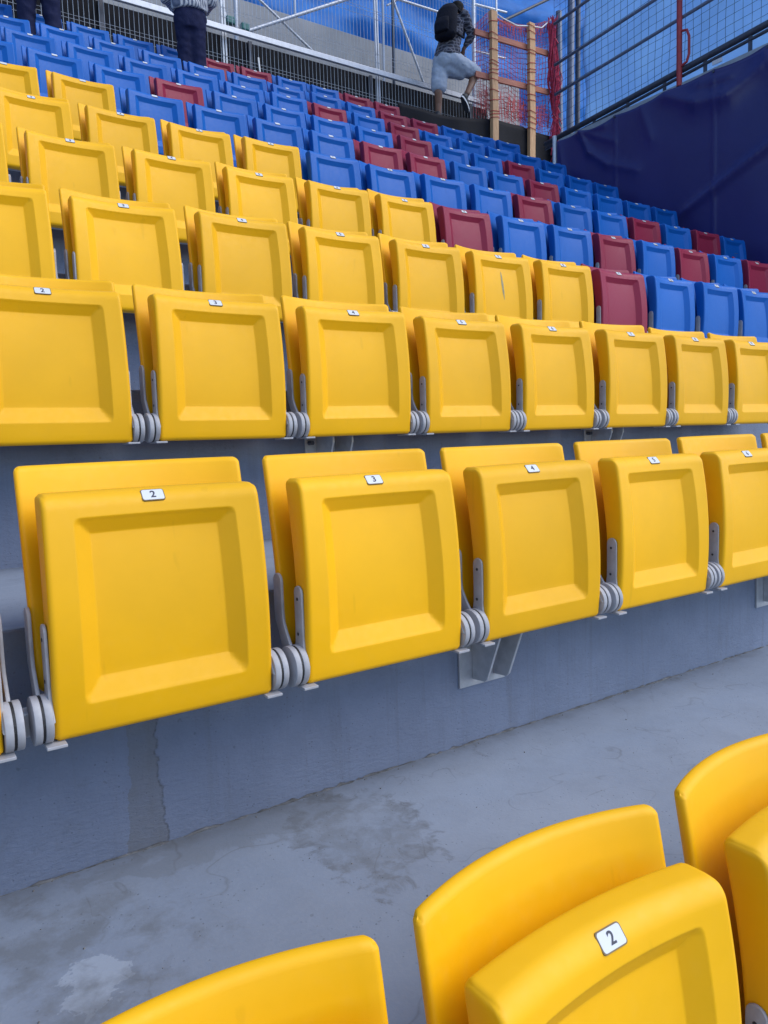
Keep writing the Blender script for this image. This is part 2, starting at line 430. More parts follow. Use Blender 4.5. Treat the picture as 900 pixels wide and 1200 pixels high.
LEV = {(s, w_): lever_mesh(s, w_) for s in (-1, 1) for w_ in ('pan', 'back')}
WASH = {s: washer_mesh(s) for s in (-1, 1)}; CLIP = {s: clip_mesh(s) for s in (-1, 1)}
RIV = {s: [rivet_mesh(s*.2150, [p]) for p in ((.0345, .184), (.037, .108))] for s in (-1, 1)}
def plate_mesh():
    mb = MB()
    def rr_poly(hx, hz, r, y0, y1):
        p = []
        for cx, cz, a in ((hx-r, hz-r, 0), (-hx+r, hz-r, 90), (-hx+r, -hz+r, 180), (hx-r, -hz+r, 270)):
            for i in range(5): p.append((cx+r*math.cos(R(a+i*22.5)), cz+r*math.sin(R(a+i*22.5))))
        n = len(p); vs = [(x, y0, z) for x, z in p]+[(x, y1, z) for x, z in p]
        mb.add(vs, [tuple(range(n)), tuple(range(2*n-1, n-1, -1))]+[(i, n+i, n+(i+1) % n, (i+1) % n) for i in range(n)])
    mb.cur = 1; rr_poly(.0222, .0134, .005, -.0003, .006)
    mb.cur = 0; rr_poly(.0204, .0117, .004, -.0009, .003)
    return mb.mesh('number_plate', [M['plate'], M['rim']])
PLATE = plate_mesh()
DIG = {}
def digit_mesh(s):
    if s not in DIG:
        c = bpy.data.curves.new('digit', 'FONT'); c.body = s; c.size = .0215; c.align_x = 'CENTER'; c.align_y = 'CENTER'; c.extrude = .0002; c.offset = .0004
        o = bpy.data.objects.new('digit_tmp', c); col.objects.link(o)
        me = bpy.data.meshes.new_from_object(o.evaluated_get(bpy.context.evaluated_depsgraph_get()))
        bpy.data.objects.remove(o); me.transform(Matrix.Rotation(R(90), 4, 'X')); me.materials.clear(); me.materials.append(M['ink']); DIG[s] = me
    return DIG[s]
def paint(o, m):
    o.material_slots[0].link = 'OBJECT'; o.material_slots[0].material = m
PZ = H-.0135
PY = pan_y(0, PZ)+roll(H-PZ, .028)*.95
def ordi(n): return '%d%s' % (n, 'th' if 10 <= n % 100 <= 20 else {1: 'st', 2: 'nd', 3: 'rd'}.get(n % 10, 'th'))
def seat(k, x, colour, order, number):
    y, zf = riserY(k)-.234, treadZ(k-1)
    rowname = 'the %s row from the bottom' % ordi(k+1)
    lab = '%s folded seat, %s from the left in %s' % (colour, ordi(order), rowname)
    if k == 10: lab = '%s folded seat, %s from the left in the topmost row' % (colour, ordi(order))
    t = thing('stadium_seat', (x+random.uniform(-.003, .003), y+random.uniform(-.003, .003), zf), lab, 'seat', 'folding stadium seats on the terrace')
    b = .360; m = M[colour]
    pr = (R(random.gauss(0, 1.0)), R(random.gauss(0, .2)), R(random.gauss(0, .45)))
    if k <= 1: pr = (pr[0]*.3, pr[1]*.5, pr[2]*.5)
    p = link('seat_pan', PAN, t, (0, 0, b), pr); paint(p, m)
    bk = link('backrest', BACK, t, (0, 0, b), (R(random.gauss(0, .4)), R(random.gauss(0, .15)), 0)); paint(bk, m)
    pl = link('number_plate', PLATE, t, (0, PY, b+PZ), (R(-41), 0, 0))
    pl.location = Vector((0, 0, b))+Matrix.Rotation(pr[0], 3, 'X') @ Vector((0, PY, PZ))
    if k <= 5: link('digit', digit_mesh(number), pl, (0, -.0012, 0))
    for s in (-1, 1):
        if k <= 8:
            lp = link('pan_lever', LEV[s, 'pan'], t, (0, 0, b))
            link('back_lever', LEV[s, 'back'], t, (0, 0, b))
        if k <= 4: link('hinge_washer', WASH[s], t, (0, 0, b)); link('mounting_clip', CLIP[s], t, (0, 0, b))
        if k <= 2:
            for rv in RIV[s]: link('rivet', rv, lp)
    return t
def scuff(t, col_, pts, w):
    """old paint smear lying on the pan's recessed face"""
    mb = MB(); vs = []; n = len(pts)
    for i, (x, z) in enumerate(pts):
        ww = w*math.sin(math.pi*(i+.6)/(n+.2))*random.uniform(.7, 1.2)
        for q in (-1, -.4, .4, 1): vs.append((x+q*ww, pan_y(x+q*ww, z)-.0008, z))
    mb.add(vs, [(i*4+j, i*4+j+1, i*4+4+j+1, i*4+4+j) for i in range(n-1) for j in range(3)])
    pan = [o for o in t.children if o.name.startswith('seat_pan')][0]
    link('scuff_mark', mb.mesh('scuff_mark', simple('scuff_'+col_, (.30, .27, .16) if col_ == 'grey' else (.16, .13, .10), .7, 0, .3, 90)), pan)
def grit():
    random.seed(11); mb = MB()
    for i in range(90):
        near = random.random() < .6
        x = random.uniform(-.4, 2.6); y = 1.612-abs(random.gauss(0, .012)) if near else random.uniform(.95, 1.6); r = random.choice((.0012, .0016, .002, .0028))
        vs = [(x+r*random.uniform(.6, 1.2)*math.cos(a)*(1 if k == 0 else .6), y+r*random.uniform(.6, 1.2)*math.sin(a)*(1 if k == 0 else .6), T0+(0 if k == 0 else r*random.uniform(.6, 1.1))) for k in (0, 1) for a in (0, 1.5, 3, 4.5)]
        mb.add(vs, [(0, 1, 5, 4), (1, 2, 6, 5), (2, 3, 7, 6), (3, 0, 4, 7), (4, 5, 6, 7)])
    o = mb.build('grit', simple('grit', (.16, .155, .15), .9, 0, .6, 300)); tag(o, 'loose grit scattered on the bare grey step', 'grit', kind='stuff')
grit(); random.seed(21)
ROWS = {0: (-1, 'YYY'), 1: (-1, 'YYYYYYY'), 2: (0, 'YYYYYYYY'), 3: (0, 'YYYYYYYMBBB'), 4: (0, 'YYYYYYMBBMBMBM'),
        5: (1, 'YYYYBBBBMBBMBMB'), 6: (1, 'YYBBBBMMBBMBBBB'), 7: (1, 'BBBMBBBBMBBMBBB'), 8: (2, 'BBBBBBMBMBBBBB'),
        9: (2, 'BBBBBBBBBMMBBB'), 10: (2, 'BBBBBMMBBMM')}
XOFF = {0: .280, 1: .012, 2: 0, 3: -.008, 4: -.004, 5: -.005, 6: 0, 7: .012, 8: .01, 9: -.03, 10: -.03}
CN = {'Y': 'yellow', 'B': 'blue', 'M': 'maroon'}
for k, (m0, s) in ROWS.items():
    for i, ch in enumerate(s):
        mm = m0+i
        st_ = seat(k, .4246+.5*mm+XOFF[k], CN[ch], i+1, str(mm+2))
        if (k, mm) == (3, 5): scuff(st_, 'grey', [(.012+.0006*j*j*.2, .345-.022*j) for j in range(8)], .007)
        if (k, mm) == (5, 15): scuff(st_, 'brown', [(.02+.012*j, .27+.002*j) for j in range(7)], .012); scuff(st_, 'brown', [(.0+.015*j, .245+.001*j) for j in range(6)], .014)

# steel rail carrying each row, and the brackets that hold it to the riser
for k in range(0, 11):
    y, z = riserY(k)-.234, treadZ(k-1)+.36
    m0, s = ROWS[k]; xa = .4246+.5*(m0-1)+XOFF[k]; xb = .4246+.5*(m0+len(s)-.5)+XOFF[k]
    o = MB().box(xa-.3 if k else xa, xb, y+.066, y+.106, z+.004, z+.050).build('seat_rail', M['galv'], bevel=.004)
    tag(o, 'galvanised steel rail carrying the seats of the %s row from the bottom' % ordi(k+1), 'rail', 'rails under the seat rows')
GUS = MB(); gy = -.204
GUS.prismx([(0, -.172), (0, .02), (-.120, .03), (-.120, -.02), (-.062, -.158), (-.05, -.168)], -.004, .004)
GUS = GUS.mesh('gusset', M['galv'], bevel=.0012)
BPL = MB().box(-.085, .085, -.008, 0, -.192, .06).mesh('back_plate', M['galv'], bevel=.0015)
BBOLT = MB(); BBOLT.tube([(0, -.024, 0), (0, 0, 0)], .009, 6); BBOLT = BBOLT.mesh('bolt', M['steel_dark'])
for k in (1, 2, 3):
    for i in range(4 if k == 1 else 5):
        X = -.10+1.5*i+(0 if k != 1 else 0)
        if X > 4: continue
        t = thing('seat_bracket', (X, riserY(k), treadZ(k-1)+.36),
            'galvanised wall bracket under the %s row, %s along from the left' % (ordi(k+1), ordi(i+1)), 'bracket', 'steel brackets on the risers')
        link('back_plate', BPL, t)
        for dx in (-.035, .045): link('gusset', GUS, t, (dx, -.0085, 0))
        for dx in (-.068, .068): link('bolt', BBOLT, t, (dx, -.0085, -.02))

# ------------------------------------------------------------------ navy tarpaulin along the side of the stand
def seg_d(p, a, b):
    ab = (b[0]-a[0], b[1]-a[1]); t = clamp(((p[0]-a[0])*ab[0]+(p[1]-a[1])*ab[1])/(ab[0]**2+ab[1]**2))
    return math.hypot(p[0]-a[0]-ab[0]*t, p[1]-a[1]-ab[1]*t), t
CRE = [((7.33, 4.06), (7.17, 3.74), .030, .035), ((7.17, 3.74), (6.88, 3.50), .030, .04), ((6.88, 3.50), (6.40, 3.28), .02, .05),
       ((7.33, 4.06), (6.9, 4.0), .022, .05), ((7.33, 4.06), (6.75, 3.75), .014, .04), ((5.75, 2.58), (4.1, 3.26), .055, .05),
       ((6.0, 4.03), (5.6, 3.80), .035, .08), ((5.6, 3.80), (5.2, 3.72), .045, .11), ((5.2, 3.72), (4.75, 3.88), .040, .10),
       ((5.55, 3.98), (5.1, 3.92), .03, .05), ((4.75, 4.0), (4.4, 3.5), .04, .09), ((6.35, 4.03), (6.2, 3.6), .016, .07), ((7.7, 4.03), (7.6, 3.4), .02, .06)]
TIES = [7.75, 7.33, 6.75, 6.0, 5.35, 4.72, 4.1, 3.5, 2.9, 2.3]
def tarp_pt(u, v):
    y = 7.75+(2.0-7.75)*u
    sag = 0
    for a, b in zip(TIES, TIES[1:]):
        if b <= y <= a: f = (a-y)/(a-b); sag = .055*4*f*(1-f)*(.6+.4*math.sin(a*7))
    zt = 4.07-sag
    zb = max(-.2, (y-R1)/DEP*RISE+T0-.4)
    z = zb+(zt-zb)*v
    x = 8.32+.05*(1-v)*math.sin(y*1.3)+.03*noise.noise((y*.6, z*.6, 3))+.005*noise.noise((y*2.2, z*2.2, 8))
    for a, b, amp, wd in CRE:
        dd, t = seg_d((y, z), a, b); x -= amp*math.exp(-(dd/wd)**1.15)*(1 if .02 < t < .98 else .75)
    for ys in (6.75, 5.35, 3.95, 2.55): x -= .007*math.exp(-((y-ys)/.02)**2)
    return (x, y, z)
mb = MB(); mb.grid(tarp_pt, 230, 80)
t = thing('tarpaulin', (8.32, 5, treadZ(5)), 'large dark navy vinyl tarpaulin hanging along the right side of the seats', 'tarpaulin')
o = mb.build('sheet', M['tarp'], t, smooth=True); o.matrix_parent_inverse = Matrix.Translation(t.location).inverted()
sm = o.modifiers.new('thickness', 'SOLIDIFY'); sm.thickness = .004
EY = MB(); EY.tube([(-.004, 0, .0), (.03, 0, 0)], .014, 10); EY = EY.mesh('eyelet', M['steel_dark'])
for y in TIES[1:7]:
    e = link('eyelet', EY, t); e.location = Vector((8.30, y, 4.045))-t.location

# railing above the tarpaulin
def zslope(y, z0): return z0+(7.6-y)*.055
rail = thing('side_railing', (8.45, 6, treadZ(6)), 'dark tubular railing rising above the navy tarpaulin', 'railing')
def child(mb, name, mat, par, **k):
    o = mb.build(name, mat, par, **k); o.matrix_parent_inverse = Matrix.Translation(par.location).inverted(); return o
for z0, rr_, mt, nm in ((4.20, .038, 'steel_dark', 'bottom_rail'), (4.13, .020, 'steel_dark', 'lower_tube'), (4.80, .021, 'steel_mid', 'middle_rail'), (5.20, .021, 'steel_mid', 'top_rail'), (5.75, .021, 'steel_mid', 'upper_rail')):
    child(MB().tube([(8.45, y, zslope(y, z0)) for y in (7.9 if z0 > 4.5 else 8.1, 7, 6, 5, 4, 3, 2)], rr_, 8), nm, M[mt], rail, smooth=True)
for y in (7.75, 7.2, 6.65, 6.1, 5.55, 5.0, 4.45, 3.9, 3.35):
    child(MB().box(8.44, 8.46, y-.02, y+.02, 3.85, zslope(y, 4.2)), 'stub_post', M['steel_dark'], rail)
child(MB().box(8.40, 8.42, 2.2, 7.8, 3.2, 4.13), 'kick_board', simple('pale_grey_board', (.30, .33, .37), .6), rail)
child(MB().box(8.385, 8.397, 5.30, 5.42, 4.155, 4.20), 'maker_label', M['plate'], rail)
# red post with bracket
t = thing('red_post', (8.40, 5.86, treadZ(5)), 'tall red painted steel post on the railing above the tarpaulin', 'post')
child(MB().tube([(8.40, 5.86, 4.10), (8.40, 5.86, 7.4)], .033, 12), 'pole', M['redpaint'], t, smooth=R(40))
child(MB().tube([(8.40, 5.84, 4.72), (8.40, 5.76, 4.70), (8.40, 5.73, 4.62), (8.40, 5.73, 4.42), (8.40, 5.76, 4.34), (8.40, 5.84, 4.32)], .016, 8), 'handle', M['redpaint'], t, smooth=R(40))
# cord safety net strung above the railing
mb = MB(); y0, y1, z0, z1 = 7.95, 2.2, 4.22, 6.9
def np_(y, z): return (8.50+.025*noise.noise((y*1.4, z*1.4, 1)), y+.02*noise.noise((y*2, z*2, 5)), z+(7.6-y)*.055+.02*noise.noise((y*2, z*2, 9)))
n = int((y0-y1)/.105)
for i in range(n+1): y = y0-i*.105; mb.tube([np_(y, z0+(z1-z0)*j/14) for j in range(15)], .0027, 3, False)
n = int((z1-z0)/.105)
for i in range(n+1): z = z0+i*.105; mb.tube([np_(y0+(y1-y0)*j/26, z) for j in range(27)], .0027, 3, False)
t = thing('safety_net', (8.5, 5.5, 4.2), 'fine dark square-mesh net strung over the railing above the tarpaulin', 'net')
o = child(mb, 'net_cords', M['netwire'], t); o['kind'] = 'stuff'
# pale sheeting behind it
def psheet(u, v):
    y = 8.0-6.2*u; z = 2.5+7*v
    return (9.2+.05*noise.noise((y*.8, z*.5, 2))+.03*math.sin((y*1.2+z*1.5)*3.4)+.03*noise.noise((y*2+z*2.5, z*.8-y*.7, 4))+.015*noise.noise((y*6, z*5, 4)), y, z)
mb = MB(); mb.grid(psheet, 90, 80)
o = mb.build('blue_sheeting', M['pale_scrim'], smooth=True); o.modifiers.new('thickness', 'SOLIDIFY').thickness = .003
tag(o, 'pale blue sheeting behind the netted railing at upper right', 'sheeting')

# ------------------------------------------------------------------ back of the stand: fence, guard rail, wall, blue sheeting
FY = 10.05
def fence_panel(x0, x1, i, lab):
    t = thing('mesh_fence', ((x0+x1)/2, FY, treadZ(10)), lab, 'fence', 'welded mesh fence panels behind the top row')
    mb = MB(); nn = int((x1-x0)/.06)
    for j in range(1, nn): xx = x0+(x1-x0)*j/nn; mb.tube([(xx, FY, 4.44), (xx, FY, 8.2)], .0032, 4, False)
    z = 4.5
    while z < 8.2:
        for dz, dy in ((0, 0), (.06, -.03), (.12, 0)) if int(z*10) % 10 == 5 or True else ((0, 0),): mb.tube([(x0, FY+.006+dy, z+dz), (x1, FY+.006+dy, z+dz)], .0026, 4, False)
        z += .62
    o = child(mb, 'mesh_wires', M['wire'], t); o['kind'] = 'stuff'
    for xx in (x0+.02, x1-.02): child(MB().box(xx-.011, xx+.011, FY+.012, FY+.034, 4.425, 8.25), 'fence_post', M['wire'], t)
FX = [-.6, 1.9, 4.4, 6.9, 9.4]
FL = ['welded mesh fence panel behind the seats at the upper left corner', 'welded mesh fence panel behind the standing people in navy trousers',
      'welded mesh fence panel right of the upright pole with green couplers', 'welded mesh fence panel behind the person with the backpack']
for i in range(4): fence_panel(FX[i], FX[i+1], i, FL[i])
gr = thing('guard_rail', (4, FY, treadZ(10)), 'pale square guard rail running along the mesh fence', 'railing')
child(MB().box(-.6, 9.0, FY-.115, FY-.065, 5.50, 5.575), 'rail_bar', M['steel_light'], gr, bevel=.006)
child(MB().tube([(-.6, FY+.085, 5.68), (9.0, FY+.085, 5.68)], .010, 8), 'cable', M['steel_dark'], gr, smooth=True)
for xx in (.8, 2.8, 4.8, 6.8, 8.8): child(MB().box(xx-.025, xx+.025, FY+.06, FY+.10, 4.425, 5.55), 'upright', M['steel_dark'], gr)
o = MB().box(-3, 9.2, FY+.118, FY+.128, 4.43, 5.55).build('black_backing', M['matt_black']); tag(o, 'long black backing below the guard rail behind the top seats', 'sheet')  # black backing fills the band behind the wires below the rail
def bsh(u, v):
    x = 6.72+3.9*u; z = 4.0+(.85+.11*clamp(u*4-1))*v-.02*math.sin(u*9)*v
    return (x, 9.315+.012*math.sin(x*9+z*2)+.008*noise.noise((x*4, z*4, 1)), z)
mb = MB(); mb.grid(bsh, 50, 16); o = mb.build('black_cover', M['matt_black'], smooth=True); o.modifiers.new('thickness', 'SOLIDIFY').thickness = .004  # black cover over the step front and the foot of the barrier
tag(o, 'black cover at the foot of the timber barrier', 'sheet')
o = MB().box(-6, 10.6, 10.8, 11.05, 4.5, 6.48).build('parapet_wall', M['concrete_wall'], bevel=.01); tag(o, 'pale concrete parapet wall behind the mesh fence', 'wall')
def scr(u, v):
    x = -6+20*u; z = 5.6+5.4*v
    return (x, 11.35+.10*math.sin(z*5.2+.5*math.sin(x*1.3)+noise.noise((x*.6, z*.6, 0))*2.2)+.12*noise.noise((x*.7, z*1.5, 7))+.04*noise.noise((x*3, z*5, 2)), z)
mb = MB(); mb.grid(scr, 220, 90); o = mb.build('debris_sheeting', M['scrim'], smooth=True); o.modifiers.new('thickness', 'SOLIDIFY').thickness = .003
tag(o, 'bright blue rippled debris sheeting rising behind the concrete parapet', 'sheeting')

# half step at the top of the aisle on which the climber stands
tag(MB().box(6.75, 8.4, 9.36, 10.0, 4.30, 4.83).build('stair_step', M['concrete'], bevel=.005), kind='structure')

# scaffold tubes
def pole(lab, a, b, r=.026, mat='steel_light', cup=()):
    a, b = Vector(a), Vector(b); low = a if a.z < b.z else b
    t = thing('scaffold_pole', low, lab, 'scaffold pole', 'scaffold tubes behind the fence')
    child(MB().tube([a, b], r, 12), 'tube', M[mat], t, smooth=R(40))
    for p in cup:
        p = Vector(p); mb = MB(); mb.box(p.x-.06, p.x+.06, p.y-.05, p.y+.05, p.z-.05, p.z+.05)
        child(mb, 'coupler', M['coupler'], t, bevel=.015)
SY = 10.22
pole('upright scaffold pole with green couplers above a maroon top-row seat', (4.62, SY, 4.43), (4.72, SY, 8.6), .030, cup=((4.56, SY, 5.80), (4.78, SY, 5.77)))
pole('short leaning scaffold tube just left of the coupled upright', (4.56, SY+.08, 5.80), (4.30, SY+.08, 6.7), .026)
pole('long scaffold brace slanting up right from the green couplers', (4.85, SY+.1, 5.78), (6.9, SY+.1, 6.87), .026)
pole('thin scaffold brace slanting down right across the long brace', (5.0, SY+.2, 6.40), (6.02, SY+.2, 5.80), .018)
pole('dark upright scaffold pole left of the person with the backpack', (7.30, SY, 5.3), (7.36, SY, 8.6), .024, 'steel_dark')
pole('pale upright scaffold pole left of the backpack, beside a dark one', (7.18, SY+.1, 5.3), (7.24, SY+.1, 8.6), .02)
pole('scaffold brace slanting down right behind the backpack', (7.36, SY+.05, 6.9), (7.96, SY+.05, 5.7), .02)
pole('upright scaffold pole between the climber and the timber barrier', (8.95, SY, 4.9), (9.03, SY, 8.8), .034)
pole('short upper horizontal tube reaching the left timber post', (9.03, SY, 7.24), (9.75, SY, 7.30), .020)
pole('short lower horizontal tube reaching the left timber post', (9.0, SY, 6.49), (9.7, SY, 6.53), .016)
pole('level scaffold ledger high behind the backpack', (6.6, SY+.15, 6.95), (8.9, SY+.15, 7.02), .02)
pole('short scaffold tube rising left of the dark upright pole', (5.72, SY+.25, 6.28), (5.74, SY+.25, 8.4), .018)
pole('high scaffold brace rising right from the dark upright pole', (7.36, SY+.2, 6.86), (8.3, SY+.2, 7.5), .016)
pole('dark sloping tube above the right timber post', (9.7, SY, 7.16), (11.2, SY, 8.05), .024, 'steel_dark')
pole('thick upright scaffold pole right of the crimson gathered net', (11.3, SY, 4.9), (11.42, SY, 9.2), .065, 'steel_mid')
pole('dark upright scaffold pole just left of the pale sheeting', (11.95, SY+.4, 4.9), (12.05, SY+.4, 9.4), .05, 'steel_dark')
o = MB().tube([(4.86, 10.0, 5.30), (4.87, 9.99, 5.1), (4.85, 9.98, 4.95), (4.88, 9.98, 4.75)], .012, 6).build('white_strap', M['rope'], smooth=True)
tag(o, 'thin white strap hanging on the fence beside the coupled upright', 'strap')

# ------------------------------------------------------------------ timber barrier with orange net
GY = 9.25
bar = thing('timber_barrier', (8.93, GY, treadZ(9)), 'rough timber barrier of two posts and two rails wrapped in orange net', 'barrier')
for X, dx, zt in ((8.52, .02, 6.55), (9.32, .04, 6.585)):
    mb = MB(); a = .062
    vs = []; n = 8
    for i in range(n+1):
        f = i/n; z = treadZ(9)+(zt-treadZ(9))*f; xx = X+dx*f+.006*math.sin(i*2.1)
        vs += [(xx-a, GY-.035, z), (xx+a, GY-.035, z), (xx+a, GY+.035, z), (xx-a, GY+.035, z)]
    fs = [(i*4+j, i*4+(j+1) % 4, i*4+4+(j+1) % 4, i*4+4+j) for i in range(n) for j in range(4)]+[(0, 1, 2, 3), (n*4, n*4+1, n*4+2, n*4+3)]
    mb.add(vs, fs); po = child(mb, 'post', M['wood'], bar, bevel=.006)
    # orange cord wrapped round the post
    mb = MB(); z = 4.95
    while z < zt-.04:
        f = (z-treadZ(9))/(zt-treadZ(9)); xx = X+dx*f; s1 = random.uniform(-.03, .03)
        mb.tube([(xx-a-.006, GY-.04, z), (xx, GY-.045, z+s1*.5), (xx+a+.006, GY-.04, z+s1), (xx+a+.006, GY+.04, z+s1*.6), (xx-a-.006, GY+.04, z+.01), (xx-a-.006, GY-.04, z)], .0050, 4)
        z += random.choice((.05, .09, .13, .16))
    o = child(mb, 'net_lashing', M['orange'], bar); o['kind'] = 'stuff'
for z0, z1 in ((6.19, 6.25), (5.57, 5.64)):
    mb = MB(); mb.add([(8.20, GY+.04, z0-.045), (9.80, GY+.04, z1-.045), (9.80, GY+.075, z1-.045), (8.20, GY+.075, z0-.045), (8.20, GY+.04, z0+.045), (9.80, GY+.04, z1+.045), (9.80, GY+.075, z1+.045), (8.20, GY+.075, z0+.045)],
        [(0, 3, 2, 1), (4, 5, 6, 7), (0, 1, 5, 4), (1, 2, 6, 5), (2, 3, 7, 6), (3, 0, 4, 7)])
    child(mb, 'cross_rail', M['woodbar'], bar, bevel=.005)
def netp(u, v, ph=0):
    x = 8.24+1.62*u
    top = 6.30+.30*clamp((x-8.24)/.3) if x < 8.54 else 6.60-.12*math.sin(clamp((x-8.54)/.8)*math.pi)*.6 if x < 9.34 else 6.57+.22*(x-9.34)/.52
    bot = 4.93+.06*math.sin(x*7+ph)
    z = bot+(top-bot)*v
    return (x+.035*noise.noise((x*3, z*3, 1+ph)), GY+.10+.04*math.sin(x*6+ph)+.04*noise.noise((x*2, z*2, 5+ph)), z+.05*noise.noise((x*2.5, z*2, 3+ph)))
mb = MB()
for ph, off in ((0, 0), (2.3, .035)):
    for i in range(27): mb.tube([netp(i/26+off*0, j/18, ph) for j in range(19)], .0032, 3, False)
    for j in range(22): mb.tube([netp(i/20, j/21, ph) for i in range(21)], .0032, 3, False)
# slack, doubled-up hem at the foot
for j in range(10):
    mb.tube([(8.24+1.6*i/24, GY+.06+.05*noise.noise((i*.7, j, 2)), 5.08+.03*j+.06*noise.noise((i*.5, j*.8, 4))) for i in range(25)], .0040, 3, False)
for i in range(60):
    x = random.uniform(8.3, 9.8); mb.tube([(x, GY+.07, random.uniform(5.0, 5.1)), (x+random.uniform(-.06, .06), GY+.05, random.uniform(5.25, 5.45))], .005, 3, False)
for i in range(40):   # tangled top hem
    x = 8.55+1.25*i/40; zt = netp((x-8.24)/1.62, 1)[2]
    mb.tube([(x, GY+.1, zt), (x+.02, GY+.06, zt-.06), (x+random.uniform(-.03, .05), GY+.07, zt-random.uniform(.10, .2))], .0065, 3, False)
t = thing('orange_net', (9.0, GY+.1, treadZ(9)), 'orange plastic safety net hung on the timber barrier', 'net')
o = child(mb, 'net_strands', M['orange'], t); o['kind'] = 'stuff'
# top cord
t2 = child(MB().tube([(8.54, GY-.02, 6.53), (8.75, GY, 6.50), (9.05, GY, 6.47), (9.34, GY, 6.54), (9.6, GY, 6.58), (9.84, GY, 6.78)], .010, 6), 'top_cord', M['rope'], t, smooth=True)
# gathered crimson net hanging as a bundle
mb = MB(); random.seed(5)
for s in range(46):
    ph = random.uniform(0, 6.28); rad = random.uniform(.02, .085); pts = []
    za, zb = 6.82-random.uniform(0, .25), 4.45+random.uniform(0, .5)
    for j in range(22):
        z = za+(zb-za)*j/21
        bul = 1+.55*math.sin(z*5.5+1)*.6+.4*noise.noise((z*3, s*.1, 0))
        pts.append((9.86+.03*math.sin(z*1.7)+rad*bul*math.cos(ph+z*2.2+.8*noise.noise((z*3, s, 1))), GY-.02+rad*bul*math.sin(ph+z*2.2), z))
    mb.tube(pts, random.uniform(.007, .014), 4)
for s in range(60):
    z = random.uniform(4.5, 6.8); a = random.uniform(0, 6.28); q = random.uniform(.05, .13)
    p = Vector((9.86, GY-.02, z)); mb.tube([p, p+Vector((q*math.cos(a), q*math.sin(a)*.7, .03)), p+Vector((q*.8*math.cos(a+.5), q*math.sin(a+.5), -.06))], .008, 4)
t = thing('gathered_net', (9.86, GY, treadZ(9)), 'crimson net gathered into a thick hanging bundle right of the timber barrier', 'net')
o = child(mb, 'net_bundle', M['crimson'], t); o['kind'] = 'stuff'
mb = MB(); mb.tube([(9.95, 9.2, treadZ(8)), (9.95, 9.2, 6.9)], .05, 10)
o = mb.build('steel_post', M['steel_mid'], smooth=R(40)); tag(o, 'grey steel post behind the crimson net bundle at the end of the tarpaulin', 'post')
o = MB().tube([(8.30, 7.78, treadZ(7)), (8.30, 7.78, 4.15)], .03, 10).build('tarpaulin_post', M['steel_light'], smooth=R(40)); tag(o, 'short grey post at the upper end of the navy tarpaulin', 'post')

# ------------------------------------------------------------------ people
def ball(mb, p, r, sc=(1, 1, 1), n=10):
    vs = []; fs = []
    for i in range(n+1):
        th = math.pi*i/n
        for j in range(n*2):
            ph = math.pi*j/n; vs.append((p[0]+r*sc[0]*math.sin(th)*math.cos(ph), p[1]+r*sc[1]*math.sin(th)*math.sin(ph), p[2]+r*sc[2]*math.cos(th)))
    m = n*2
    for i in range(n):
        for j in range(m): fs.append((i*m+j, (i+1)*m+j, (i+1)*m+(j+1) % m, i*m+(j+1) % m))
    mb.add(vs, fs)
def limb(mb, pts, rs, n=14):
    P = [Vector(p) for p in pts]; fine = []; rf = []
    for i in range(len(P)-1):
        for j in range(4): f = j/4; fine.append(P[i].lerp(P[i+1], f)); rf.append(rs[i]+(rs[i+1]-rs[i])*f)
    fine.append(P[-1]); rf.append(rs[-1])
    mb.tube(fine, rf, n); ball(mb, P[0], rs[0]); ball(mb, P[-1], rs[-1])
    for p, r in zip(P[1:-1], rs[1:-1]): ball(mb, p, r)
def ell_tube(mb, rings, axis, n=18):
    """rings: (centre, half width along axis, half depth) -> closed loft"""
    vs = []; ax = Vector(axis).normalized()
    for c, a, b in rings:
        c = Vector(c); dp = Vector((0, 0, 1)).cross(ax).normalized()
        for j in range(n): th = 2*math.pi*j/n; vs.append(c+ax*a*math.cos(th)+dp*b*math.sin(th))
    k = len(rings)
    fs = [(i*n+j, i*n+(j+1) % n, (i+1)*n+(j+1) % n, (i+1)*n+j) for i in range(k-1) for j in range(n)]+[tuple(range(n))[::-1], tuple((k-1)*n+j for j in range(n))]
    mb.add(vs, fs)
def fused(mb, name, mat, par, voxel=.014, it=6, fold=0):
    me = mb.mesh(name, mat)
    o = bpy.data.objects.new(name, me); col.objects.link(o)
    m = o.modifiers.new('r', 'REMESH'); m.mode = 'VOXEL'; m.voxel_size = voxel; m.use_smooth_shade = True
    s = o.modifiers.new('s', 'SMOOTH'); s.factor = .5; s.iterations = it
    me2 = bpy.data.meshes.new_from_object(o.evaluated_get(bpy.context.evaluated_depsgraph_get()))
    bpy.data.objects.remove(o); me2.materials.clear(); me2.materials.append(mat)
    if fold:
        for v in me2.vertices:
            p = v.co; k = noise.noise((p.x*9+p.z*5, p.y*9, p.z*15))+.5*noise.noise((p.x*22, p.y*22-p.z*9, p.z*20))
            v.co = p+v.normal*fold*k
    me2.polygons.foreach_set('use_smooth', [True]*len(me2.polygons))
    o = link(name, me2, par); o.matrix_parent_inverse = Matrix.Translation(par.location).inverted(); return o
